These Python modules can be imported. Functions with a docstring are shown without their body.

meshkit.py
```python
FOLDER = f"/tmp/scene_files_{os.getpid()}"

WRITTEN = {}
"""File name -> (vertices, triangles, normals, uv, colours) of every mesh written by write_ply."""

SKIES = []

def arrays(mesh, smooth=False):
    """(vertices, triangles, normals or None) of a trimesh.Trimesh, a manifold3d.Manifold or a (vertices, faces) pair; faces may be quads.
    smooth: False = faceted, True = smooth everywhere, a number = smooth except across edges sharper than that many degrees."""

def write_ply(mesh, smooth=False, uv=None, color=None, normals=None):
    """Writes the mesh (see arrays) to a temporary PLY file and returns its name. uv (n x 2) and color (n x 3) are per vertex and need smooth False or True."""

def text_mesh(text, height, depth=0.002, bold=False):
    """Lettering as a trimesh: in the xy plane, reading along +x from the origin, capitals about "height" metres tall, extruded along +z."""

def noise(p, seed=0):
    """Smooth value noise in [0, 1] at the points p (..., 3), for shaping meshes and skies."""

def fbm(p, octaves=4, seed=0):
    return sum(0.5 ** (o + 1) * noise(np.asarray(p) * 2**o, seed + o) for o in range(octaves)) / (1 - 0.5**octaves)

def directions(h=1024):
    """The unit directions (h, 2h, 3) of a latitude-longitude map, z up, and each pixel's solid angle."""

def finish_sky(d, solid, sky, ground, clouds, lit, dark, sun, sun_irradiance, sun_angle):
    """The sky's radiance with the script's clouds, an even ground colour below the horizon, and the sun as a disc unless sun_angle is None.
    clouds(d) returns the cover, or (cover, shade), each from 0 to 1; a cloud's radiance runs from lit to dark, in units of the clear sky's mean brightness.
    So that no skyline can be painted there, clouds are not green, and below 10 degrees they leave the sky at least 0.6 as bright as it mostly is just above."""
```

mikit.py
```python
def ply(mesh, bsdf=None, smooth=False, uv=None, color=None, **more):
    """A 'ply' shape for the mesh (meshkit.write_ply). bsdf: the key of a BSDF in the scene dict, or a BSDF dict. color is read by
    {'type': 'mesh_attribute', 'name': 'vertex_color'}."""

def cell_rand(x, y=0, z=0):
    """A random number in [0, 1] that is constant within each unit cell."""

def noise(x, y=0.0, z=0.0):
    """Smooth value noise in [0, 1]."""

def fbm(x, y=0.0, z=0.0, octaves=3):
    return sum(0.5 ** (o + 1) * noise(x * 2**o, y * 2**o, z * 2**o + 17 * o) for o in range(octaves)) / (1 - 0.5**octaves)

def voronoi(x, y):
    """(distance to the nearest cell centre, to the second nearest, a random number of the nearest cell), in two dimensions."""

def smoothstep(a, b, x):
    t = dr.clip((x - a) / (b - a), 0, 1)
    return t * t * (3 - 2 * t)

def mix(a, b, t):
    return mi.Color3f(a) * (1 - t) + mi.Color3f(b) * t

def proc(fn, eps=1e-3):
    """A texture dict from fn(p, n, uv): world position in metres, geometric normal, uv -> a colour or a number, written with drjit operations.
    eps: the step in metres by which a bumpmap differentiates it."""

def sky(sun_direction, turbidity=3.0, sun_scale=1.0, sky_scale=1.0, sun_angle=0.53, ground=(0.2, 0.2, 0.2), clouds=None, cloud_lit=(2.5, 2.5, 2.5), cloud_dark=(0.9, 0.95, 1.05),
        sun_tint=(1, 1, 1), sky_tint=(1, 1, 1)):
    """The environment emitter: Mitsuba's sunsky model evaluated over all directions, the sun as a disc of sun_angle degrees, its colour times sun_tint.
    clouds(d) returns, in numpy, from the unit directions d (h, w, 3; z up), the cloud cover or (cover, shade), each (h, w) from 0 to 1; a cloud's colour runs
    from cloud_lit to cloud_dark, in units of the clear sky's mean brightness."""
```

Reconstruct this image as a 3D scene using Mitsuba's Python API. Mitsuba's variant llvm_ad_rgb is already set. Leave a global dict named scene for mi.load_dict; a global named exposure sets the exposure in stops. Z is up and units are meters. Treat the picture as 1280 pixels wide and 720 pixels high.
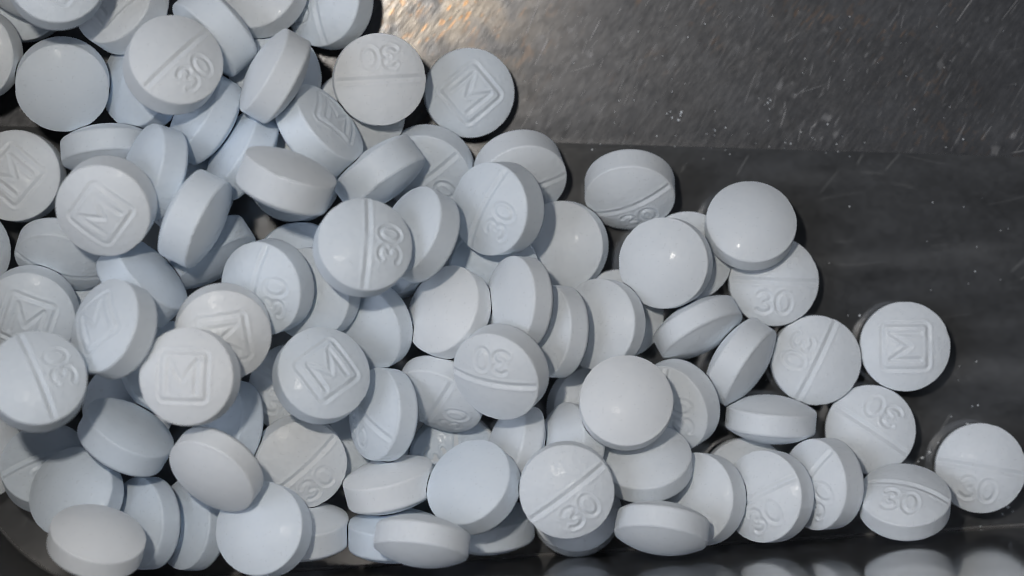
import math
import numpy as np
import drjit as dr
import mitsuba as mi
import trimesh
import mikit
import meshkit
from mikit import noise, fbm, cell_rand, smoothstep, mix
from scipy.spatial import Delaunay, cKDTree
import shapely

MM = 1e-3
T = mi.ScalarTransform4f
exposure = -0.05
scene, labels = {}, {}

# ------------------------------------------------------------------ camera
scene['camera'] = {
    'type': 'thinlens', 'fov': 24.55, 'fov_axis': 'x', 'aperture_radius': 1.8 * MM, 'focus_distance': 0.1625,
    'near_clip': 0.01, 'far_clip': 20.0,
    'to_world': T().look_at(origin=[0, 0, 0.17], target=[0, 0, 0], up=[0, 1, 0]),
}

# ------------------------------------------------------------------ lamps
KEY = dict(pos=(-0.024, 0.028, 0.165), r=0.0035, power=880.0, tint=(1.0, 0.945, 0.865))
FILL = [dict(pos=(-0.72, -0.02, 0.80), size=0.65, power=2.8, tint=(0.85, 0.935, 1.10)), dict(pos=(0.30, 0.55, 0.90), size=0.6, power=1.3, tint=(0.86, 0.94, 1.09))]  # soft fill sources added out of view


def lathe(profile, n=32):
    """Closed-ring surface of revolution of (r, z) pairs."""
    p = np.asarray(profile, float)
    a = np.arange(n) * 2 * np.pi / n
    v = np.stack([np.outer(p[:, 0], np.cos(a)), np.outer(p[:, 0], np.sin(a)), np.repeat(p[:, 1:], n, 1)], -1).reshape(-1, 3)
    i, j = np.meshgrid(np.arange(len(p) - 1), np.arange(n), indexing='ij')
    q = np.stack([i * n + j, i * n + (j + 1) % n, (i + 1) * n + (j + 1) % n, (i + 1) * n + j], -1).reshape(-1, 4)
    return v, q


def add_lamps():
    # a small round work light beside the camera: dark housing, glowing lens facing down
    x, y, z = KEY['pos']
    aim = T().look_at(origin=[x, y, z], target=[0, 0, 0.004], up=[0, 1, 0])
    scene['lamp_plastic'] = {'type': 'twosided', 'bsdf': {'type': 'roughplastic', 'diffuse_reflectance': {'type': 'rgb', 'value': [0.03, 0.03, 0.03]}, 'alpha': 0.3}}
    r = KEY['r']
    scene['work_light__lens'] = {'type': 'disk', 'to_world': aim @ T().scale(r), 'emitter': {'type': 'area', 'radiance': {'type': 'rgb', 'value': [KEY['power'] * c for c in KEY['tint']]}}}
    v, q = lathe([(r * 1.02, 0.0005), (r * 1.25, 0.0005), (r * 1.3, -0.002), (r * 1.3, -0.02), (0.0001, -0.021)], 40)
    scene['work_light__housing'] = mikit.ply((v, q), 'lamp_plastic', smooth=40, to_world=aim)
    labels['work_light'] = {'label': 'small round work light with dark housing above the tray', 'category': 'lamp'}
    # two unseen fill panels, added far above to soften the shadows
    fr = trimesh.creation.box([2.1, 2.1, .06])
    for i, c in enumerate(FILL):
        key = 'added_fill_light' + ('_%03d' % i if i else '')
        s = c['size'] / 2
        to = T().look_at(origin=list(c['pos']), target=[0, 0, 0], up=[0, 0, 1]) @ T().scale(s)
        scene[key + '__diffuser'] = {'type': 'rectangle', 'to_world': to, 'emitter': {'type': 'area', 'radiance': {'type': 'rgb', 'value': [c['power'] * q for q in c['tint']]}}}
        scene[key + '__frame'] = mikit.ply(fr, 'lamp_plastic', to_world=to @ T().translate([0, 0, -0.04]))
        labels[key] = {'label': ('added fill panel, unseen, high above the left side of the tray', 'added fill panel, unseen, high behind the right side of the tray')[i], 'category': 'lamp'}


add_lamps()

# ------------------------------------------------------------------ tray and table
CREASE, LEAN, SLOPE = 10.6, -0.03, math.tan(math.radians(3.5))


def floor_z(x, y):
    """Height of the tray's bottom in mm: flat, then rising gently beyond the crease."""
    d = np.asarray(y, float) - CREASE - LEAN * np.asarray(x, float)
    w = 1.6
    ramp = np.where(d < -w, 0, np.where(d > w, d, (d + w) ** 2 / (4 * w)))
    return ramp * SLOPE - 0.05 * np.exp(-(d / 1.1) ** 2)


def outline():
    p = np.array([[-46, 75], [-46, 30], [-45.5, 8], [-44.2, -4], [-41.5, -11], [-38.2, -16.0], [-35.4, -19.2], [-32.6, -21.0], [-29, -21.3],
                  [-20, -20.75], [0, -19.5], [37, -17.2], [74, -14.9], [84, -14.1], [90, -11.5], [94, -5], [95, 4], [95, 30], [95, 75]], float)
    out = []
    q = np.vstack([2 * p[0] - p[1], p, 2 * p[-1] - p[-2]])
    for i in range(1, len(q) - 2):
        a, b, c, d = q[i - 1:i + 3]
        n = max(3, int(np.linalg.norm(c - b) / 0.8))
        ta, tb, tc = 0.0, np.linalg.norm(b - a) ** .5, 0
        t1 = np.linalg.norm(b - a) ** .5
        t2 = t1 + np.linalg.norm(c - b) ** .5
        t3 = t2 + np.linalg.norm(d - c) ** .5
        t = np.linspace(t1, t2, n, endpoint=False)[:, None]
        A1 = (t1 - t) / t1 * a + t / t1 * b
        A2 = (t2 - t) / (t2 - t1) * b + (t - t1) / (t2 - t1) * c
        A3 = (t3 - t) / (t3 - t2) * c + (t - t2) / (t3 - t2) * d
        B1 = (t2 - t) / t2 * A1 + t / t2 * A2
        B2 = (t3 - t) / (t3 - t1) * A2 + (t - t1) / (t3 - t1) * A3
        out.append((t2 - t) / (t2 - t1) * B1 + (t - t1) / (t2 - t1) * B2)
    out.append(p[-1:])
    return np.vstack(out)


def metal_bsdfs():
    def dirs(p, ang, stretch, f):
        c, s = math.cos(math.radians(ang)), math.sin(math.radians(ang))
        x, y = p.x * 1000, p.y * 1000
        u, v = x * c + y * s, -x * s + y * c
        return u * f / stretch, v * f

    def scratch_h(p, n, uv):
        a = noise(*dirs(p, 62, 16, 16.0))
        b = noise(*dirs(p, 41, 12, 13.0), 5.0)
        c = noise(*dirs(p, 5, 10, 11.0), 9.0)
        k = noise(p.x * 330, p.y * 330, 6.0)
        d = fbm(p.x * 5200, p.y * 5200, 3.0)
        return a * .5 * k + b * .5 * (1 - k) + c * .4 + d * .5

    def smooth_h(p, n, uv):
        return noise(*dirs(p, 2, 10, 3.0)) * .6 + fbm(p.x * 500, p.y * 500, 1.0) * .5

    def wall_h(p, n, uv):
        return noise(*dirs(p, 2, 8, 1.2)) * .5 + fbm(p.x * 260, p.y * 260, p.z * 260) * .8

    def lines(p, ang, f, length, share, seed):
        # single straight scratches: thin lines of random place, length and strength along one direction
        c, s = math.cos(math.radians(ang)), math.sin(math.radians(ang))
        x, y = p.x * 1000, p.y * 1000
        wob = (noise(x * .12, y * .12, seed) - .5) * 2.2
        u, v = x * c + y * s, (-x * s + y * c + wob) * f
        row = dr.floor(v)
        uu = u / length + cell_rand(row, seed * 7, 3) * 9
        col = dr.floor(uu)
        r = cell_rand(row, col, seed * 13 + 1)
        mid = .2 + .6 * cell_rand(row, col, seed * 13 + 2)
        half = .10 + .14 * cell_rand(row, col, seed * 13 + 5)
        across = dr.clip(1 - dr.abs(v - row - mid) / half, 0, 1)
        k = uu - col
        a0 = .5 * cell_rand(row, col, seed * 13 + 3)
        a1 = a0 + .12 + .4 * cell_rand(row, col, seed * 13 + 4)
        along = smoothstep(a0, a0 + .08, k) * (1 - smoothstep(a1 - .1, a1, k))
        return dr.select(r < share, across * along * (.3 + .7 * cell_rand(row, col, seed * 13 + 6)), 0)

    def scratches(p):
        x, y = p.x * 1000, p.y * 1000
        worn = .35 + .9 * smoothstep(.35, .75, noise(x * .13 + 2, y * .13, 4.0))
        s = lines(p, 62, 2.6, 6.0, .12, 1) * .9 + lines(p, 52, 3.2, 3.0, .12, 2) * .6 + lines(p, 72, 3.0, 2.5, .12, 3) * .6 + lines(p, 20, 2.2, 5.0, .05, 4) * .5 + lines(p, 58, 4.5, 1.5, .3, 5) * .35 + smoothstep(.72, .95, noise(*dirs(p, 58, 3, 4.0), 41.0)) * .35 * smoothstep(.45, .8, noise(x * .35, y * .35, 14.0))
        return dr.clip(s * worn, 0, 1)

    def dust(p, n, uv):
        return dr.clip(.34 + .22 * fbm(p.x * 300, p.y * 300, 2.0) + .4 * scratches(p), 0, 1)

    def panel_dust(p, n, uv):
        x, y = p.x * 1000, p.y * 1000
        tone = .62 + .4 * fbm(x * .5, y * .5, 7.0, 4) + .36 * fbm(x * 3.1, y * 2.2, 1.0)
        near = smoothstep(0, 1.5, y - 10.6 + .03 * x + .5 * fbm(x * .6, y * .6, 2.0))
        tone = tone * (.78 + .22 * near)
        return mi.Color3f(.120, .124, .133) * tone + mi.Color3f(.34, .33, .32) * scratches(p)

    def floor_dust(p, n, uv):
        x, y = p.x * 1000, p.y * 1000
        s = lines(p, 52, 1.1, 5.0, .10, 11) + lines(p, 4, 1.3, 9.0, .14, 12) * .4 + lines(p, 64, 1.2, 4.0, .08, 13)
        smear = smoothstep(.5, .8, fbm(x * .09, y * .5, 3.0))
        return mi.Color3f(.128, .132, .138) * (.60 + .4 * fbm(x * .35, y * .8, 1.0, 4) + .40 * fbm(x * 2.4, y * 2.9, 4.0)) + mi.Color3f(.05, .05, .05) * smear + mi.Color3f(.16, .16, .155) * dr.clip(s, 0, 1)

    def dust_floor(p, n, uv):
        base = .34 + .2 * fbm(p.x * 260, p.y * 700, 2.0)
        return dr.clip(base, 0, 1)

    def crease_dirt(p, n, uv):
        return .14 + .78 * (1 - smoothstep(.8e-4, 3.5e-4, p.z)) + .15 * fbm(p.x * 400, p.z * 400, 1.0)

    def rough_scr(p, n, uv):
        return .25 + .14 * noise(*dirs(p, 55, 7, 9.0), 2.0)

    def stained(p, n, uv):
        x, y = p.x * 1000, p.y * 1000
        near = smoothstep(.52, .80, fbm(x * .16 + 3.2, y * .22 + 1.0, 5.0))
        k = smoothstep(.60, .80, noise(*dirs(p, 52, 3.0, 5.5), 12.0)) * smoothstep(.35, .7, noise(x * 1.1, y * 1.1, 3.0))  # orange flecks: warm glints in the scratches, painted into the colour
        fine = noise(*dirs(p, 58, 4, 7.0), 22.0) * .6 + noise(*dirs(p, 28, 3, 5.0), 2.0) * .4
        base = mi.Color3f(.085, .085, .088) * (.45 + .5 * fbm(x * 1.6, y * 1.6, 1.0) + .7 * fine)
        warm_sheen = dr.exp(-(dr.square((x + 5.5) / 6.5) + dr.square((y - 20.5) / 4.5))) * smoothstep(.15, .7, fbm(x * .7, y * .7, 5.0))  # warm lamp reflection painted into the base colour at a fixed spot
        return mix(mix(base, [.19, .165, .135], warm_sheen * .8), [.30, .17, .08], k * dr.clip(near * .5 + warm_sheen, 0, 1))

    def metal(rough, h, scale, col, w, dustcol, eps=4e-5):
        m = {'type': 'principled', 'base_color': col if isinstance(col, dict) else {'type': 'rgb', 'value': col}, 'metallic': 1.0, 'roughness': rough, 'specular': .5}
        m = {'type': 'bumpmap', 'arbitrary': mikit.proc(h, eps=eps), 'scale': scale, 'bsdf': m}
        d = {'type': 'diffuse', 'reflectance': dustcol if isinstance(dustcol, dict) else {'type': 'rgb', 'value': dustcol}}
        return {'type': 'twosided', 'bsdf': {'type': 'blendbsdf', 'weight': w, 'bsdf_0': m, 'bsdf_1': d}}

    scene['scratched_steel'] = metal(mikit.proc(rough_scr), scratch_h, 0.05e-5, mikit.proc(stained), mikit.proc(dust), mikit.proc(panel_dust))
    scene['dull_steel'] = metal(.10, smooth_h, 2.0e-6, [.40, .40, .405], mikit.proc(dust_floor), mikit.proc(floor_dust))
    scene['worn_steel'] = metal(.42, wall_h, 1.5e-6, [.10, .10, .10], .93, [.095, .095, .096])
    scene['polished_steel'] = metal(.10, wall_h, 1.5e-6, [.62, .615, .61], mikit.proc(crease_dirt), [.13, .128, .125])


metal_bsdfs()


def add_tray():
    o = outline()
    o = np.vstack([[o[0][0], 75.0], o[1:-1], [o[-1][0], 75.0]])
    path = shapely.Polygon(o)
    inside = lambda q: shapely.contains_xy(path, q[:, 0], q[:, 1])
    g = []
    for y in list(np.arange(-22, CREASE - 2, 2.0)) + list(np.arange(CREASE - 2, CREASE + 2.01, .25)) + list(np.arange(CREASE + 3, 75, 3)):
        xs = np.arange(-48, 95, 2.0)
        g.append(np.stack([xs, y + LEAN * xs], 1))
    g = np.vstack(g)
    d, _ = cKDTree(o).query(g)
    g = g[inside(g) & (d > .7) & (g[:, 1] < 74.5)]
    top = np.stack([np.linspace(o[0][0], o[-1][0], 90)[1:-1], np.full(88, 75.0)], 1)
    p = np.vstack([o, top, g])
    tri = Delaunay(p).simplices
    c = p[tri].mean(1)
    tri = tri[inside(c) & (c[:, 1] < 75)]
    a, b, cc = (p[tri[:, k]] for k in range(3))
    area = (b[:, 0] - a[:, 0]) * (cc[:, 1] - a[:, 1]) - (b[:, 1] - a[:, 1]) * (cc[:, 0] - a[:, 0])
    tri = np.where((area < 0)[:, None], tri[:, ::-1], tri)[np.abs(area) > 1e-6]
    v = np.concatenate([p, floor_z(p[:, 0], p[:, 1])[:, None]], 1)
    cy = (v[:, 1] - LEAN * v[:, 0])[tri].mean(1)
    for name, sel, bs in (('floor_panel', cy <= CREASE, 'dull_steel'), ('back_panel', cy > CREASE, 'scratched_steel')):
        t = tri[sel]
        used, inv = np.unique(t, return_inverse=True)
        n = np.zeros_like(v)
        fn = np.cross(v[tri[:, 1]] - v[tri[:, 0]], v[tri[:, 2]] - v[tri[:, 0]])
        for k in range(3):
            np.add.at(n, tri[:, k], fn)
        n /= np.linalg.norm(n, axis=1, keepdims=True)
        f = meshkit.write_ply((v[used] * MM, inv.reshape(-1, 3)), True, normals=n[used])
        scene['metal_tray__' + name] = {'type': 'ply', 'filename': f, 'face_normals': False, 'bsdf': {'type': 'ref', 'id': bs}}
    # walls: fillet, sloped wall, rolled rim, swept along the outline
    t = np.gradient(o, axis=0)
    t /= np.linalg.norm(t, axis=1, keepdims=True)
    out = np.stack([t[:, 1], -t[:, 0]], 1) * -1
    if (out[len(o) // 2] @ [0, -1]) < 0:
        out = -out
    prof = [(-.2, .004), (-.13, .012), (-.07, .035), (-.02, .08), (0, .15)]
    k = 0.0
    prof += [((h - .15) * k, h) for h in (1, 2, 4, 8, 14, 20, 28)]
    ox, oh = prof[-1]
    prof += [(ox + .9 - .9 * math.cos(q), oh + .9 * math.sin(q)) for q in np.linspace(.35, 3.6, 10)]
    prof = np.array(prof)
    z0 = floor_z(o[:, 0], o[:, 1])
    vv = np.concatenate([o[None] + prof[:, :1, None] * out[None], (prof[:, 1:] + z0[None])[..., None]], -1)
    m, n = vv.shape[:2]
    i, j = np.meshgrid(np.arange(m - 1), np.arange(n - 1), indexing='ij')
    q = np.stack([i * n + j, i * n + j + 1, (i + 1) * n + j + 1, (i + 1) * n + j], -1).reshape(-1, 4)
    mid = (o[:-1] + o[1:]) / 2
    front = np.tile((mid[:, 1] < 0) & (mid[:, 0] > -31.5) & (mid[:, 0] < 84), m - 1)
    for name, sel, bs in (('front_wall', front, 'polished_steel'), ('side_wall', ~front & np.tile(mid[:, 0] < 0, m - 1), 'worn_steel'), ('side_wall_001', ~front & np.tile(mid[:, 0] > 0, m - 1), 'worn_steel')):
        used, inv = np.unique(q[sel], return_inverse=True)
        scene['metal_tray__' + name] = mikit.ply((vv.reshape(-1, 3)[used] * MM, inv.reshape(-1, 4)), bs, smooth=True)
    a = np.linspace(0, 2 * np.pi, 14)[:-1]
    xs = np.linspace(o[0][0], o[-1][0], 40)
    ring = np.stack([np.zeros(13), 75 + .8 * np.cos(a), floor_z(0, 75.0) + .8 * np.sin(a) - .6], 1)
    hv = np.concatenate([ring + [x, 0, 0] for x in xs])
    i, j = np.meshgrid(np.arange(39), np.arange(13), indexing='ij')
    q = np.stack([i * 13 + j, i * 13 + (j + 1) % 13, (i + 1) * 13 + (j + 1) % 13, (i + 1) * 13 + j], -1).reshape(-1, 4)
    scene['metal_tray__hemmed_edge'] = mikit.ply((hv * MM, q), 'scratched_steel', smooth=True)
    labels['metal_tray'] = {'label': 'worn grey steel tray with scratched back panel and shiny front wall', 'category': 'tray'}
    labels['metal_tray__back_panel'] = {'label': 'scratched brushed steel back panel above the crease'}
    scene['table_paint'] = {'type': 'twosided', 'bsdf': {'type': 'diffuse', 'reflectance': mikit.proc(lambda p, n, uv: mix([.05, .05, .052], [.08, .08, .08], fbm(p.x * 60, p.y * 60, 1.0)))}}
    scene['tabletop'] = {'type': 'rectangle', 'to_world': T().translate([0, 0, -.003]) @ T().scale([.6, .6, 1]), 'bsdf': {'type': 'ref', 'id': 'table_paint'}}
    labels['tabletop'] = {'label': 'dark grey tabletop under the tray', 'kind': 'structure'}


add_tray()

# ------------------------------------------------------------------ tablets
R = 3.2
BUILD = {'t': (.78, 1.72), 'm': (.93, 1.78), 'k': (1.08, 1.82)}   # half band, half thickness of thin, common and thick pressings (mm)


def arc(cx, cy, rx, ry, a0, a1, n=40):
    a = np.radians(np.linspace(a0, a1, n))
    return np.stack([cx + rx * np.cos(a), cy + ry * np.sin(a)], 1)


def seg(*pts):
    pts = np.array(pts, float)
    out = []
    for a, b in zip(pts[:-1], pts[1:]):
        n = max(2, int(np.linalg.norm(b - a) / .03))
        out.append(a + (b - a) * np.linspace(0, 1, n)[:, None])
    return np.vstack(out)


def marks(kind):
    """(part name, points along the groove's centre line, half width, depth) of a face's debossed marks."""
    if kind == 'M':
        s, c = 1.62, .38
        box = np.vstack([seg((-s + c, -s), (s - c, -s)), arc(s - c, -s + c, c, c, -90, 0), seg((s, -s + c), (s, s - c)), arc(s - c, s - c, c, c, 0, 90),
                         seg((s - c, s), (-s + c, s)), arc(-s + c, s - c, c, c, 90, 180), seg((-s, s - c), (-s, -s + c)), arc(-s + c, -s + c, c, c, 180, 270)])
        m = seg((-.92, -1.0), (-.92, 1.0), (0, -.35), (.92, 1.0), (.92, -1.0))
        return [('square_border', box, .21, .085), ('letter', m, .22, .085)]
    if kind == 'S':
        y, h = -1.5, .72
        three = np.vstack([arc(-.72, y + .36, .46, .36, 150, -80), arc(-.72, y - .35, .52, .38, 80, -150)])
        zero = arc(.68, y, .52, h, 0, 360, 80)
        return [('score_line', seg((-3.1, 0), (3.1, 0)), .25, .125), ('number', np.vstack([three, zero]), .20, .09)]
    return []


def tablet_parts(kind, build, seed):
    """{part key: (vertices, triangles, normals)} of one tablet in mm: a domed face up (+z) with its marks, a plain dome below, the band between."""
    HB, H = BUILD[build]
    RHO = (R * R + (H - HB) ** 2) / (2 * (H - HB))
    CZ = RHO - H
    fine = kind != 'B'
    st = .06 if fine else .2
    r0 = 3.08
    xs = np.arange(-r0, r0 + st, st)
    gx, gy = np.meshgrid(xs, xs)
    gx = gx + (np.arange(len(xs)) % 2)[:, None] * st / 2
    g = np.stack([gx.ravel(), gy.ravel()], 1)
    g = g[np.hypot(g[:, 0], g[:, 1]) < r0 - st * .6]
    na = 160 if fine else 120
    a = np.arange(na) * 2 * np.pi / na
    ring = np.stack([np.cos(a), np.sin(a)], 1)
    p = np.vstack([g, ring * r0])
    tri = Delaunay(p).simplices
    A, B, C = (p[tri[:, k]] for k in range(3))
    ar = (B[:, 0] - A[:, 0]) * (C[:, 1] - A[:, 1]) - (B[:, 1] - A[:, 1]) * (C[:, 0] - A[:, 0])
    tri = np.where((ar < 0)[:, None], tri[:, ::-1], tri)
    r2 = (p ** 2).sum(1)
    z = np.sqrt(RHO ** 2 - r2) - CZ
    z += .03 * (meshkit.fbm(np.concatenate([p * 3.6, np.full((len(p), 1), seed * 5.1)], 1)) - .5) + .02 * (meshkit.fbm(np.concatenate([p * 1.6, np.full((len(p), 1), seed * 3.1)], 1)) - .5)
    own = np.full(len(p), -1)
    names = []
    for k, (name, line, hw, dep) in enumerate(marks(kind)):
        d, _ = cKDTree(line).query(p)
        wob = .25 + 1.1 * meshkit.noise(np.concatenate([p * .9, np.full((len(p), 1), seed * 7.7 + k)], 1))
        t = np.clip(d / hw, 0, 1)
        prof = (1 - t * t * (3 - 2 * t)) if name != 'score_line' else (1 - t) ** 1.15
        lip = .035 * np.exp(-((d - hw * 1.25) / (.35 * hw)) ** 2)
        z += (lip - dep * prof) * wob
        own[(d < hw * .85) & (own < 0)] = k
        names.append(name)
    v = np.concatenate([p, z[:, None]], 1)
    fn = np.cross(v[tri[:, 1]] - v[tri[:, 0]], v[tri[:, 2]] - v[tri[:, 0]])
    n = np.zeros_like(v)
    for k in range(3):
        np.add.at(n, tri[:, k], fn)
    n /= np.linalg.norm(n, axis=1, keepdims=True)
    parts = {}
    tow = np.where((own[tri] == own[tri][:, :1]).all(1), own[tri][:, 0], -1)

    def put(key, sel):
        t = tri[sel]
        used, inv = np.unique(t, return_inverse=True)
        parts[key] = (v[used], inv.reshape(-1, 3), n[used])

    put('domed_face', tow < 0)
    for k, name in enumerate(names):
        put('domed_face__' + name, tow == k)
    # band with worn bevels, from the upper face's rim to the lower one's
    za = z[-na:]
    zr = np.sqrt(RHO ** 2 - r0 ** 2) - CZ
    wear = np.concatenate([ring * 4, np.full((na, 1), seed * 1.7)], 1)
    nick = .06 * (meshkit.fbm(wear) - .5) - .5 * np.clip(meshkit.noise(wear * .8 + 9) - .74, 0, 1) - .3 * np.clip(meshkit.noise(wear * 3 + 5) - .75, 0, 1)
    prof = [(r0, zr, .25), (3.15, HB - .005, .6), (3.19, HB - .1, .9), (3.2, HB - .22, 1), (3.2, .35, 1), (3.2, -.35, 1), (3.2, -HB + .22, 1), (3.19, -HB + .1, .9), (3.15, -HB + .005, .6), (r0, -zr, .25)]
    bv, bn = [], []
    for k, (rr, zz, w) in enumerate(prof):
        zk = za if k == 0 else np.full(na, zz) + (nick if k in (1, 2) else 0)
        bv.append(np.concatenate([ring * (rr + (nick[:, None] * .5 if k in (2, 3) else 0)), zk[:, None]], 1))
        up = math.sqrt(1 - w * w) * (1 if zz > 0 else -1)
        bn.append(np.concatenate([ring * w, np.full((na, 1), up)], 1))
    i, j = np.meshgrid(np.arange(len(prof) - 1), np.arange(na), indexing='ij')
    q = np.stack([i * na + j, (i + 1) * na + j, (i + 1) * na + (j + 1) % na, i * na + (j + 1) % na], -1).reshape(-1, 4)
    parts['edge_band'] = (np.vstack(bv), np.vstack([q[:, [0, 1, 2]], q[:, [0, 2, 3]]]), np.vstack(bn))
    # plain dome below
    rows = [0.0] + list(np.linspace(.5, r0, 7))
    lv = [[0, 0, -H]]
    ln = [[0, 0, -1.0]]
    for rr in rows[1:]:
        zz = -(math.sqrt(RHO ** 2 - rr * rr) - CZ)
        lv += [[rr * c, rr * s, zz] for c, s in ring]
        ln += [[rr * c / RHO, rr * s / RHO, -math.sqrt(1 - (rr / RHO) ** 2)] for c, s in ring]
    f = [[0, 1 + (j + 1) % na, 1 + j] for j in range(na)]
    for k in range(len(rows) - 2):
        for j in range(na):
            a0, b0 = 1 + k * na + j, 1 + k * na + (j + 1) % na
            f += [[a0, b0, b0 + na], [a0, b0 + na, a0 + na]]
    parts['domed_face_001'] = (np.array(lv), np.array(f), np.array(ln))
    return parts


def tablet_bsdfs():
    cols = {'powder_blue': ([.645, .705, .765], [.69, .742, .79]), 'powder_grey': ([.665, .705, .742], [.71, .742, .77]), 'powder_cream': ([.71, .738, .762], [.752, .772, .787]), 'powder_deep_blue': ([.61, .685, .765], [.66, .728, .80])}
    for k, (a, b) in cols.items():
        def fn(p, n, uv, a=a, b=b):
            x, y, z = p.x * 1000, p.y * 1000, p.z * 1000
            m = fbm(x * .9, y * .9, z * .9 + 4) * .55 + noise(x * 7, y * 7, z * 7) * .45
            dark = smoothstep(.80, .92, noise(x * 6.5, y * 6.5, z * 6.5 + 31)) * .06 + (1 - noise(x * .16 + 7, y * .16, z * .16)) * .06
            return mix(a, b, m) * (1 - dark)
        scene[k] = {'type': 'principled', 'base_color': mikit.proc(fn), 'roughness': .55, 'specular': .28, 'clearcoat': .16, 'clearcoat_gloss': .93}
        scene[k] = {'type': 'bumpmap', 'arbitrary': mikit.proc(BUMP, eps=3e-5), 'scale': 1.0e-5, 'bsdf': scene[k]}


def BUMP(p, n, uv):
    return noise(p.x * 9000, p.y * 9000, p.z * 9000) * .6 + noise(p.x * 3500, p.y * 3500, p.z * 3500)


tablet_bsdfs()
PLY = {}


def tablet_ply(kind, build, s):
    k = (kind, build, s)
    if k not in PLY:
        PLY[k] = {key: {'type': 'ply', 'filename': meshkit.write_ply((v * MM, f), True, normals=n), 'face_normals': False}
                  for key, (v, f, n) in tablet_parts(kind, build, s + 1 + 10 * ord(kind) + ord(build)).items()}
    return PLY[k]


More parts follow.
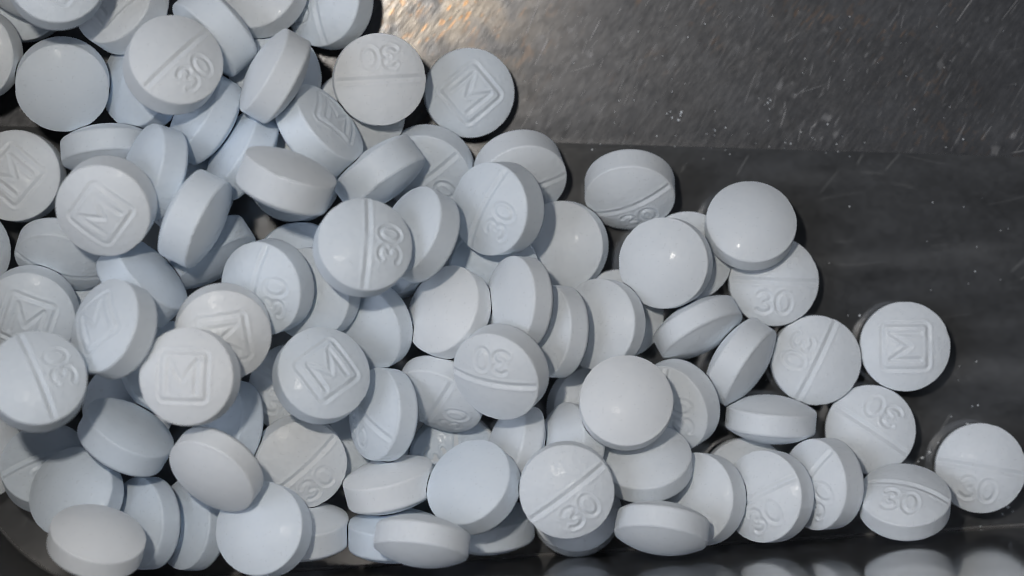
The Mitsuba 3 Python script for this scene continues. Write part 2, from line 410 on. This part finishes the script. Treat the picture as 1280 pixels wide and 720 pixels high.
# x, y, z in mm, quaternion x y z w, upper face (M = bordered letter, S = score line and number, B = plain), powder, label ('' = buried)
POSES = [
    (33.453, -12.866, 1.822, -0.0297, -0.0732, -0.0841, 0.9933, 'S', 'm', 'g', 'pale grey-blue tablet lying flat and alone at the far lower right, score line nearly level'),
    (28.05, -4.172, 1.807, -0.0515, -0.0353, 0.7068, 0.7046, 'M', 'm', 'g', 'flat tablet with upright boxed letter M, lying clear of the pile at the right edge'),
    (25.593, -10.177, 1.795, -0.0721, 0.0419, 0.9527, 0.2921, 'S', 'm', 'g', 'flat tablet with upside-down number 30 beside the leaning one near the front wall, lower right'),
    (21.675, -5.147, 1.713, -0.0082, 0.0043, 0.8473, -0.5311, 'S', 'm', 'g', 'flat tablet with steep diagonal score line, directly left of the separate boxed M tablet'),
    (27.427, -14.967, 5.509, -0.4319, -0.1002, -0.1512, 0.8835, 'S', 't', 'g', 'tablet propped against the front wall, score line arching over it, left of far right one'),
    (21.81, -13.741, 4.93, -0.1958, -0.41, 0.3927, 0.7996, 'S', 'm', 'g', 'tablet leaning left at the right end of the front row, steep score line, broad rim'),
    (17.862, -14.543, 5.834, -0.1087, -0.3021, 0.2195, 0.9213, 'S', 'm', 'g', 'scored tablet leaning left in the front row, middle of the three overlapping ones'),
    (13.187, -14.724, 5.744, -0.0645, -0.3206, 0.0064, 0.945, 'B', 'm', 'g', 'plain domed tablet leaning left in the front row, leftmost of the three overlapping ones'),
    (10.216, -16.383, 9.564, 0.5685, -0.0773, -0.0134, 0.8189, 'B', 't', 'g', 'tablet standing on edge low against the front wall, right of the round scored one'),
    (9.281, -12.162, 7.02, -0.424, -0.0575, 0.0015, 0.9038, 'B', 't', 'g', 'plain tablet tilted up, lower rim showing, above the edge-on one by the front wall'),
    (7.778, -7.834, 9.456, -0.1557, -0.0029, -0.0077, 0.9878, 'B', 't', 'c', 'creamy white plain domed tablet lying on top, right of centre near the bottom'),
    (11.503, -8.27, 4.133, -0.1061, -0.3358, 0.6418, 0.6813, 'S', 'm', 'g', 'tablet tucked behind the creamy plain one, sideways number on its right, dark upper rim'),
    (18.339, -9.312, 3.241, -0.673, -0.0111, -0.0653, 0.7366, 'B', 't', 'g', 'lens-shaped tablet seen exactly edge-on, lying level between the pile and the flat tablets at right'),
    (16.156, -5.227, 3.266, 0.4797, 0.3677, 0.2561, 0.7544, 'B', 'm', 'g', 'edge-on tablet slanting steeply to the upper right, beside the flat diagonal-scored tablet'),
    (13.159, -2.828, 3.284, 0.5749, 0.1631, 0.1625, 0.7852, 'B', 't', 'g', 'edge-on tablet slanting gently to upper right, below the plain dome with bright spot'),
    (18.665, 0.482, 1.715, -0.0004, -0.0145, -0.0198, 0.9997, 'S', 'm', 'g', 'flat tablet partly covered by a tilted plain one, upper right of the pile'),
    (16.817, 4.389, 4.018, -0.22, 0.0157, 0.0048, 0.9754, 'B', 't', 'g', 'plain tablet tilted on top of a flat one, upper right of the pile'),
    (12.534, 2.257, 1.641, -0.0004, -0.0004, -0.014, 0.9999, 'B', 'm', 'g', 'flat tablet mostly hidden between the bright-spot dome and the tilted plain one at upper right'),
    (10.79, 1.749, 4.935, 0.0022, -0.1421, 0.0003, 0.9898, 'B', 'm', 'g', 'plain domed tablet with a small bright spot, facing up at the right of the pile'),
    (8.36, 6.998, 2.965, 0.3948, -0.1136, 0.2273, 0.8829, 'S', 'm', 'g', 'tablet standing tilted at the crease, score line low on its face, grey rim on top'),
    (3.624, 2.994, 2.688, 0.0108, -0.1717, -0.008, 0.9851, 'B', 't', 'g', 'plain shaded domed tablet between the scored top tablet and the bright-spot dome'),
    (-0.946, 5.466, 8.367, -0.1256, -0.2868, 0.4612, 0.8302, 'S', 'k', 'b', 'large tablet facing left, number 30 beside a steep score line, dark right rim'),
    (0.55, 8.079, 2.87, 0.3457, 0.0771, 0.0894, 0.9309, 'S', 'k', 'g', 'tablet leaning against the crease behind the large 30 tablet, pale rim on top'),
    (-3.085, 13.932, 1.999, 0.0176, 0.0635, -0.4189, 0.9057, 'M', 'm', 'b', 'flat tablet with boxed M turned to a diamond, on the back panel at top centre'),
    (-9.244, 14.481, 6.511, 0.0733, -0.0397, 0.9961, -0.0298, 'S', 'm', 'c', 'flat tablet, upside-down number above a level score line, left of the back-panel diamond M'),
    (-5.954, 8.44, 2.506, 0.2304, -0.1778, 0.3129, 0.9041, 'S', 'm', 'b', 'tablet with diagonal score line half under an edge-on one, below the two on back panel'),
    (-9.166, 7.877, 6.784, 0.62, 0.27, 0.1633, 0.7184, 'B', 'k', 'b', 'edge-on tablet, wide band up, slanting to upper right above the vertical-scored 30 tablet'),
    (-13.211, 10.786, 8.45, -0.4177, 0.3595, -0.1725, 0.8164, 'M', 'k', 'b', 'tablet on its side, slanted M face turned upper right, left of the back-panel pair'),
    (-10.864, 12.286, 3.434, 0.0047, 0.1463, 0.0625, 0.9873, 'B', 'm', 'g', 'flat tablet peeping out beneath the two tablets on the back panel'),
    (-16.026, 14.345, 10.753, -0.46, -0.383, 0.292, 0.746, 'B', 'm', 'g', 'tablet on edge, slanting upright, left of the two on the back panel'),
    (-16.589, 14.796, 4.946, -0.0637, 0.0152, -0.0244, 0.9976, 'B', 'm', 'b', 'shadowed tablet lying behind the upright edge-on one near the top'),
    (-12.814, 20.052, 4.242, 0.1596, -0.2395, -0.624, 0.7265, 'S', 'm', 'b', 'tablet cut by the frame top, near-vertical ridge, last before the bare steel'),
    (-17.486, 20.675, 5.72, -0.1677, -0.1598, -0.0486, 0.9716, 'B', 'm', 'g', 'plain tablet cut by the frame top, facing upper left, second from bare steel'),
    (-20.346, 17.608, 8.725, 0.556, -0.2586, -0.3069, 0.7278, 'B', 'k', 'b', 'edge-on tablet sloping down to the right at the top, touching the top 30 tablet'),
    (-22.624, 14.879, 12.921, -0.0703, 0.2301, 0.3823, 0.8921, 'S', 'k', 'g', 'topmost tablet at upper left with number 30 below a diagonal score line'),
    (-31.025, 14.074, 7.557, 0.2163, 0.0768, -0.0082, 0.9733, 'B', 'm', 'b', 'large plain domed tablet at upper left, just right of the frame edge'),
    (-37.135, 16.162, 7.098, 0.0621, -0.1115, -0.0043, 0.9918, 'B', 'm', 'g', 'plain tablet cut by the left edge of the frame, near the top corner'),
    (-33.294, 20.566, 10.093, 0.482, -0.3331, 0.1434, 0.7976, 'B', 'm', 'g', 'bright sliver of a tablet in the very top left corner of the frame'),
    (-34.213, 20.479, 5.102, 0.0128, 0.0133, 0.013, 0.9997, 'B', 'm', 'b', 'low tablet half covered in the top left corner under the plain dome'),
    (-30.13, 20.343, 14.296, -0.128, 0.0677, -0.2489, 0.9576, 'M', 'm', 'b', 'tablet cut by the frame top in the left corner, curved lower rim above plain dome'),
    (-26.94, 19.467, 7.136, -0.2481, -0.1652, 0.3354, 0.8937, 'M', 'k', 'g', 'tablet cut by the frame top, face turned upper left, left of topmost 30 tablet'),
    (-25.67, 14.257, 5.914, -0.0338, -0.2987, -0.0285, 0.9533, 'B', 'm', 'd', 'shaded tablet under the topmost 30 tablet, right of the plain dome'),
    (-28.222, 9.637, 5.955, 0.6351, 0.0903, -0.027, 0.7666, 'B', 't', 'b', 'lens-shaped tablet lying nearly level on edge, below the plain dome at upper left'),
    (-34.629, 7.835, 4.891, -0.0151, -0.0161, 0.4182, 0.9081, 'M', 'k', 'g', 'tablet with tilted boxed M cut by the left edge of the frame, above middle height'),
    (-26.813, 5.441, 14.312, 0.1492, -0.1352, 0.4312, 0.8795, 'M', 'k', 'g', 'top tablet with boxed M turned to a diamond, left of the upright edge-on one'),
    (-24.23, 7.836, 10.631, -0.1, -0.4875, -0.0715, 0.8644, 'B', 'm', 'd', 'tablet leaning left between the diamond M tablet and the upright edge-on one'),
    (-21.214, 4.632, 12.403, 0.4623, 0.4903, 0.2246, 0.7039, 'B', 'k', 'b', 'tablet on edge, shaded face to the right, right of the left diamond M'),
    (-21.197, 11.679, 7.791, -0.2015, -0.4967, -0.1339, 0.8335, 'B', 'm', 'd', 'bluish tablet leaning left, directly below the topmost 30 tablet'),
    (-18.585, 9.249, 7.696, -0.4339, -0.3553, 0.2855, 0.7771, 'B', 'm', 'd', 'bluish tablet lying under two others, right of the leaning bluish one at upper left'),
    (-15.003, 7.13, 13.687, -0.5776, 0.1715, -0.0703, 0.795, 'B', 'k', 'g', 'thick tablet on its side sloping down right, above the vertical-scored 30 tablet'),
    (-22.747, 6.922, 4.717, -0.0445, 0.1254, 0.0349, 0.9905, 'B', 'm', 'b', 'small shaded end of a tablet between the upright edge-on one and sloping thick one'),
    (-15.286, 7.807, 4.676, -0.0149, -0.0325, 0.0236, 0.9991, 'B', 'm', 'g', 'low tablet glimpsed under the left end of the thick tablet sloping down right'),
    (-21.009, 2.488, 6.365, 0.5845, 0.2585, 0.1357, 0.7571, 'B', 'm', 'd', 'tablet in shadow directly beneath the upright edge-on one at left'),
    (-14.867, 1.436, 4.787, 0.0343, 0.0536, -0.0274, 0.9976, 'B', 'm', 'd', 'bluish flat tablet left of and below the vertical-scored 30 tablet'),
    (-16.529, 0.084, 10.696, -0.0813, -0.2445, 0.5858, 0.7684, 'S', 'm', 'b', 'tablet facing left, steep score line and number, broad right rim, above the M pair'),
    (-9.915, 2.671, 13.898, -0.0018, 0.1989, 0.6684, 0.7167, 'S', 'm', 'b', 'top tablet with vertical score line and sideways number 30, centre of the pile'),
    (-6.301, 3.622, 10.048, -0.1487, -0.431, -0.0926, 0.8852, 'B', 'm', 'b', 'tablet leaning left with a pale curved band, immediately right of the vertical-scored 30 tablet'),
    (-8.632, 2.377, 4.93, -0.0348, -0.2534, -0.0146, 0.9666, 'B', 'm', 'b', 'grey tablet wedged under the right side of the vertical-scored 30 tablet'),
    (-3.02, 2.805, 1.543, 0.0477, 0.0519, 0.012, 0.9974, 'B', 'm', 'b', 'sliver of a low tablet between the pale curved band and the large 30 tablet'),
    (-1.247, 1.126, 4.413, 0.0811, 0.0305, -0.079, 0.9931, 'B', 'm', 'd', 'pale blue flat tablet showing below the large 30 tablet at upper centre'),
    (-4.344, -1.678, 7.471, -0.1575, -0.3464, -0.0528, 0.9232, 'B', 't', 'c', 'plain tablet facing upper left with rim at lower right, centre of the pile'),
    (-9.881, -2.581, 6.445, 0.1443, -0.3042, 0.0429, 0.9406, 'B', 't', 'b', 'smooth plain tablet just below the vertical-scored 30 tablet, rim at upper right'),
    (-13.622, -0.376, 8.319, 0.0511, -0.1957, -0.0553, 0.9778, 'B', 'm', 'b', 'narrow visible tablet between the steep-scored tablet and the smooth plain one'),
    (0.467, -1.03, 8.685, -0.0291, -0.4911, -0.0196, 0.8704, 'B', 't', 'g', 'tablet leaning left below the large 30 tablet, leftmost of three in a row'),
    (3.02, -3.007, 6.821, -0.0364, -0.5042, -0.0127, 0.8627, 'B', 't', 'g', 'narrow tablet leaning left, middle of three leaning in a row right of centre'),
    (6.294, -2.558, 5.162, -0.0327, -0.3021, -0.0068, 0.9527, 'B', 't', 'g', 'plain domed tablet leaning left, rightmost of three leaning in a row right of centre'),
    (7.625, -1.872, 1.612, -0.0004, -0.005, -0.0142, 0.9999, 'B', 'm', 'g', 'flat tablet showing as a pale edge behind the rightmost of the three leaning plain ones'),
    (5.749, -8.669, 1.863, -0.0032, 0.1552, 0.0093, 0.9878, 'B', 'm', 'g', 'small visible tablet with a bright glint left of the creamy plain dome'),
    (4.016, -11.219, 6.582, -0.1224, -0.507, -0.023, 0.8529, 'B', 'm', 'g', 'tablet leaning left directly above the round scored tablet at bottom centre'),
    (3.691, -13.608, 11.219, 0.0404, -0.0193, 0.321, 0.946, 'S', 'm', 'g', 'top tablet at bottom centre with diagonal score line and upright-tilted number 30 below it'),
    (4.576, -15.879, 2, -0.1656, -0.0131, 0.0023, 0.9861, 'B', 'm', 'g', 'tablet lying under the round diagonal-scored one at the front wall, only its lower rim showing'),
    (-1.633, -16.908, 3.311, -0.6288, -0.0217, 0.0161, 0.7771, 'B', 'm', 'b', 'upright band of a tablet at the front wall, left of the round scored one'),
    (-6.021, -16.919, 12.714, 0.5951, -0.0366, -0.0555, 0.8009, 'B', 't', 'g', 'lens-shaped tablet on edge sloping down right, lowest at the front wall'),
    (-2.603, -13.592, 9.319, -0.2495, -0.2566, -0.0426, 0.9328, 'B', 'm', 'b', 'plain tablet facing upper left, rim at lower right, left of round scored bottom one'),
    (-8.461, -13.652, 6.719, -0.624, -0.0675, 0.0891, 0.7734, 'B', 'm', 'c', 'creamy edge-on tablet sloping up to the right, above the lowest lens-shaped one'),
    (-8.189, -17.157, 6.552, -0.6402, 0.0172, 0.0228, 0.7677, 'B', 'm', 'd', 'pale blue tablet band at the front wall, left of the lowest lens-shaped one'),
    (-14.513, -16.931, 6.369, -0.604, -0.0466, -0.0375, 0.7948, 'B', 'm', 'g', 'tablet on edge at the front wall, right of the bright plain face at lower left'),
    (-16.778, -16.354, 10.784, -0.1151, -0.163, -0.0008, 0.9799, 'B', 'm', 'b', 'bright plain round tablet at the front wall, lower left, rim at its right'),
    (-14.732, -12.051, 6.856, 0.1571, 0.0757, 0.3509, 0.92, 'S', 'm', 'c', 'warm white tablet with diagonal score line and small number, above the bright plain round one'),
    (-12.878, -5.919, 11.246, -0.0861, 0.2068, 0.306, 0.9253, 'M', 'm', 'b', 'tablet with boxed M turned diagonally, bluish lower rim, left of centre'),
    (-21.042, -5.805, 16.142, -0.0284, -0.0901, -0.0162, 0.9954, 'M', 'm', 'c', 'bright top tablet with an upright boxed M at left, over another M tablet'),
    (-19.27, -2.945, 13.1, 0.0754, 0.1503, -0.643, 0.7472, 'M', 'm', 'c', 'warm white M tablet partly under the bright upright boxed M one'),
    (-26.083, -2.682, 15.807, -0.2397, -0.2869, 0.2368, 0.8967, 'M', 'm', 'b', 'tablet facing left with a narrow slanted M face and wide right band, at left'),
    (-25.074, 0.394, 10.519, -0.285, 0.5327, 0.1883, 0.7743, 'B', 'k', 'd', 'bluish tablet on edge sloping down to the right below the diamond M tablet at left'),
    (-31.058, 2.33, 7.377, 0.4624, 0.0172, -0.1655, 0.8709, 'S', 't', 'b', 'tablet near the left edge with score line notched into both ends of its visible face'),
    (-38.332, 2.569, 5.754, 0.0035, 0.2701, 0.0113, 0.9627, 'B', 'm', 'b', 'bright tablet sliver cut by the left edge of the frame at mid height'),
    (-32.994, -1.702, 8.587, 0.1661, 0.0323, -0.1808, 0.9689, 'M', 'm', 'b', 'tablet with tilted M cut by the left edge, above the scored 30 one'),
    (-30.682, -6.05, 18.092, -0.0169, 0.2129, 0.8157, 0.5376, 'S', 'm', 'b', 'top tablet at the left edge with steep score line and sideways number, bluish lower rim'),
    (-26.911, -8.333, 4.815, -0.0464, 0.1065, 0.008, 0.9932, 'B', 'm', 'b', 'shaded tablet low between the left scored tablet and the bright boxed M one'),
    (-26.308, -10.152, 9.776, -0.4144, 0.3934, 0.1737, 0.8021, 'B', 'm', 'd', 'plain tablet on its side sloping down to the right, below the left scored tablet'),
    (-32.758, -12.705, 4.239, -0.272, 0.065, 0.1866, 0.9418, 'S', 'm', 'd', 'bluish scored tablet at lower left, half hidden under others at the tray corner'),
    (-37.961, -11.819, 2.588, -0.0741, 0.2946, -0.0175, 0.9526, 'B', 'm', 'g', 'tablet cut by the left edge of the frame near the lower left corner'),
    (-29.855, -14.181, 8.687, -0.1883, -0.174, -0.0215, 0.9663, 'B', 'm', 'd', 'plain tablet facing left at the lower left corner, just above the oval one'),
    (-27.556, -16.839, 13.98, -0.4821, 0.2034, 0.0846, 0.848, 'B', 't', 'c', 'smooth oval-looking tablet at the very bottom left, tilted back'),
    (-25.367, -16.259, 7.186, -0.0466, -0.4039, 0.0199, 0.9134, 'B', 't', 'd', 'tablet leaning left, wide right band, first right of the bottom left oval one'),
    (-22.366, -16.531, 5.496, -0.0702, -0.4087, 0.0094, 0.9099, 'B', 't', 'd', 'tablet leaning left, wide right band, second right of the bottom left oval one'),
    (-19.683, -12.076, 13.272, 0.3192, -0.2797, 0.1269, 0.8965, 'B', 't', 'c', 'warm plain oval-looking tablet on top, between bright boxed M and bright plain round one'),
    (-19.78, -9.536, 6.45, -0.093, -0.4337, -0.0113, 0.8962, 'B', 'm', 'd', 'tablet leaning left, lower right of the bright boxed M one'),
    (-15.241, -7.067, 4.707, -0.0006, -0.0035, -0.2802, 0.9599, 'S', 'm', 'g', 'low shaded tablet between the warm M tablet and the diagonal boxed M one'),
    (-23.794, -5.571, 6.778, -0.0685, 0.1856, 0.0106, 0.9802, 'B', 'm', 'd', 'low tablet just showing under the lower left rim of the bright boxed M one'),
    (-8.868, -8.728, 7.703, 0.0914, -0.4511, -0.2686, 0.8462, 'S', 't', 'b', 'scored tablet leaning left with a wide right band, right of the diagonal boxed M one'),
    (-4.911, -7.388, 5.855, 0.2598, -0.3636, 0.4359, 0.7812, 'S', 't', 'g', 'tablet with score line running up its tilted face, left of the upside-down 30 tablet'),
    (-0.736, -5.665, 10.887, -0.2153, -0.2154, 0.9516, 0.0425, 'S', 'm', 'g', 'top tablet with level score line and upside-down number 30 above it, right of centre'),
    (-4.12, -12.222, 1.799, 0.0189, 0.0952, -0.7003, 0.7073, 'S', 'm', 'd', 'pale blue tablet with vertical score line, deep above the plain one facing upper left'),
    (-4.051, -12.138, 1.807, 0.0571, 0.054, -0.0147, 0.9968, 'B', 'm', 'g', 'low tablet sliver right of the pale blue vertical-scored one'),
    (0.213, -11.23, 5.617, -0.1466, -0.5685, -0.0459, 0.8082, 'B', 't', 'g', 'narrow tablet leaning left between the plain one facing upper left and the round scored one'),
    (-10.577, -11.099, 2.401, -0.0749, 0.2479, -0.0149, 0.9658, 'B', 'm', 'b', 'small shaded tablet between the warm scored one and leaning scored one, lower left'),
    (16.716, -13.909, 1.569, -0.0126, 0.0148, -0.0005, 0.9998, 'B', 'm', 'g', 'bluish tablet top edge showing behind the three overlapping front row tablets'),
    (-30.298, -2.878, 4.568, -0.1045, 0.0679, -0.0012, 0.9922, 'B', 'm', 'b', 'low tablet sliver between the tilted M at the left edge and the narrow slanted M'),
]
POWDER = {'b': 'powder_blue', 'g': 'powder_grey', 'c': 'powder_cream', 'd': 'powder_deep_blue'}


def quat(x, y, z, w):
    return np.array([[1 - 2 * (y * y + z * z), 2 * (x * y - z * w), 2 * (x * z + y * w)], [2 * (x * y + z * w), 1 - 2 * (x * x + z * z), 2 * (y * z - x * w)], [2 * (x * z - y * w), 2 * (y * z + x * w), 1 - 2 * (x * x + y * y)]])


def add_tablets():
    for i, (x, y, z, qx, qy, qz, qw, kind, build, powder, label) in enumerate(POSES):
        key = 'tablet' if i == 0 else 'tablet_%03d' % i
        m = np.eye(4)
        m[:3, :3] = quat(qx, qy, qz, qw)
        m[:3, 3] = np.array([x, y, z]) * MM
        to = T(m)
        for part, d in tablet_ply(kind, build, i % 3).items():
            scene[key + '__' + part] = {**d, 'to_world': to, 'bsdf': {'type': 'ref', 'id': POWDER[powder]}}
        labels[key] = {'label': label or BURIED, 'category': 'tablet', 'group': 'pale blue tablets in the tray' if label else 'tablets buried in the pile'}


BURIED = 'pale blue tablet buried deep in the pile, mostly covered by the tablets above it'
add_tablets()


def add_crumbs():
    rng = np.random.default_rng(11)
    base = trimesh.creation.icosphere(1, 1.0)
    vs, fs, k = [], [], 0
    spots = [(678, 186, 5, 3), (682, 205, 3, 3), (845, 146, 7, 6), (955, 133, 5, 8), (1075, 393, 2, 3), (1155, 566, 6, 14), (1202, 519, 4, 10), (1262, 640, 3, 12), (1228, 672, 3, 14)]
    pts = []
    for u, v, n, s in spots:
        pts += [(u + rng.normal(0, s), v + rng.normal(0, s * .7), rng.uniform(.05, .12)) for _ in range(n)]
    pts += [(rng.uniform(560, 1275), rng.uniform(10, 190), rng.uniform(.02, .055)) for _ in range(70)]
    pts += [(rng.uniform(700, 1275), rng.uniform(190, 640), rng.uniform(.02, .055)) for _ in range(70)]
    pts += [(rng.normal(820, 150), rng.normal(178, 9), rng.uniform(.02, .06)) for _ in range(40)]
    for u, v, r in pts:
        x, y = (u - 640) / 17.3, (360 - v) / 17.3
        w = base.vertices * (r * rng.uniform(.6, 1.3, 3)) * rng.uniform(.75, 1.2, (len(base.vertices), 1))
        vs.append(w + [x, y, floor_z(x, y) + r * .6])
        fs.append(base.faces + k)
        k += len(w)
    scene['pill_dust'] = mikit.ply((np.vstack(vs) * MM, np.vstack(fs)), 'powder_cream')
    labels['pill_dust'] = {'label': 'white specks of tablet dust scattered over the dark metal', 'category': 'crumbs', 'kind': 'stuff'}


add_crumbs()
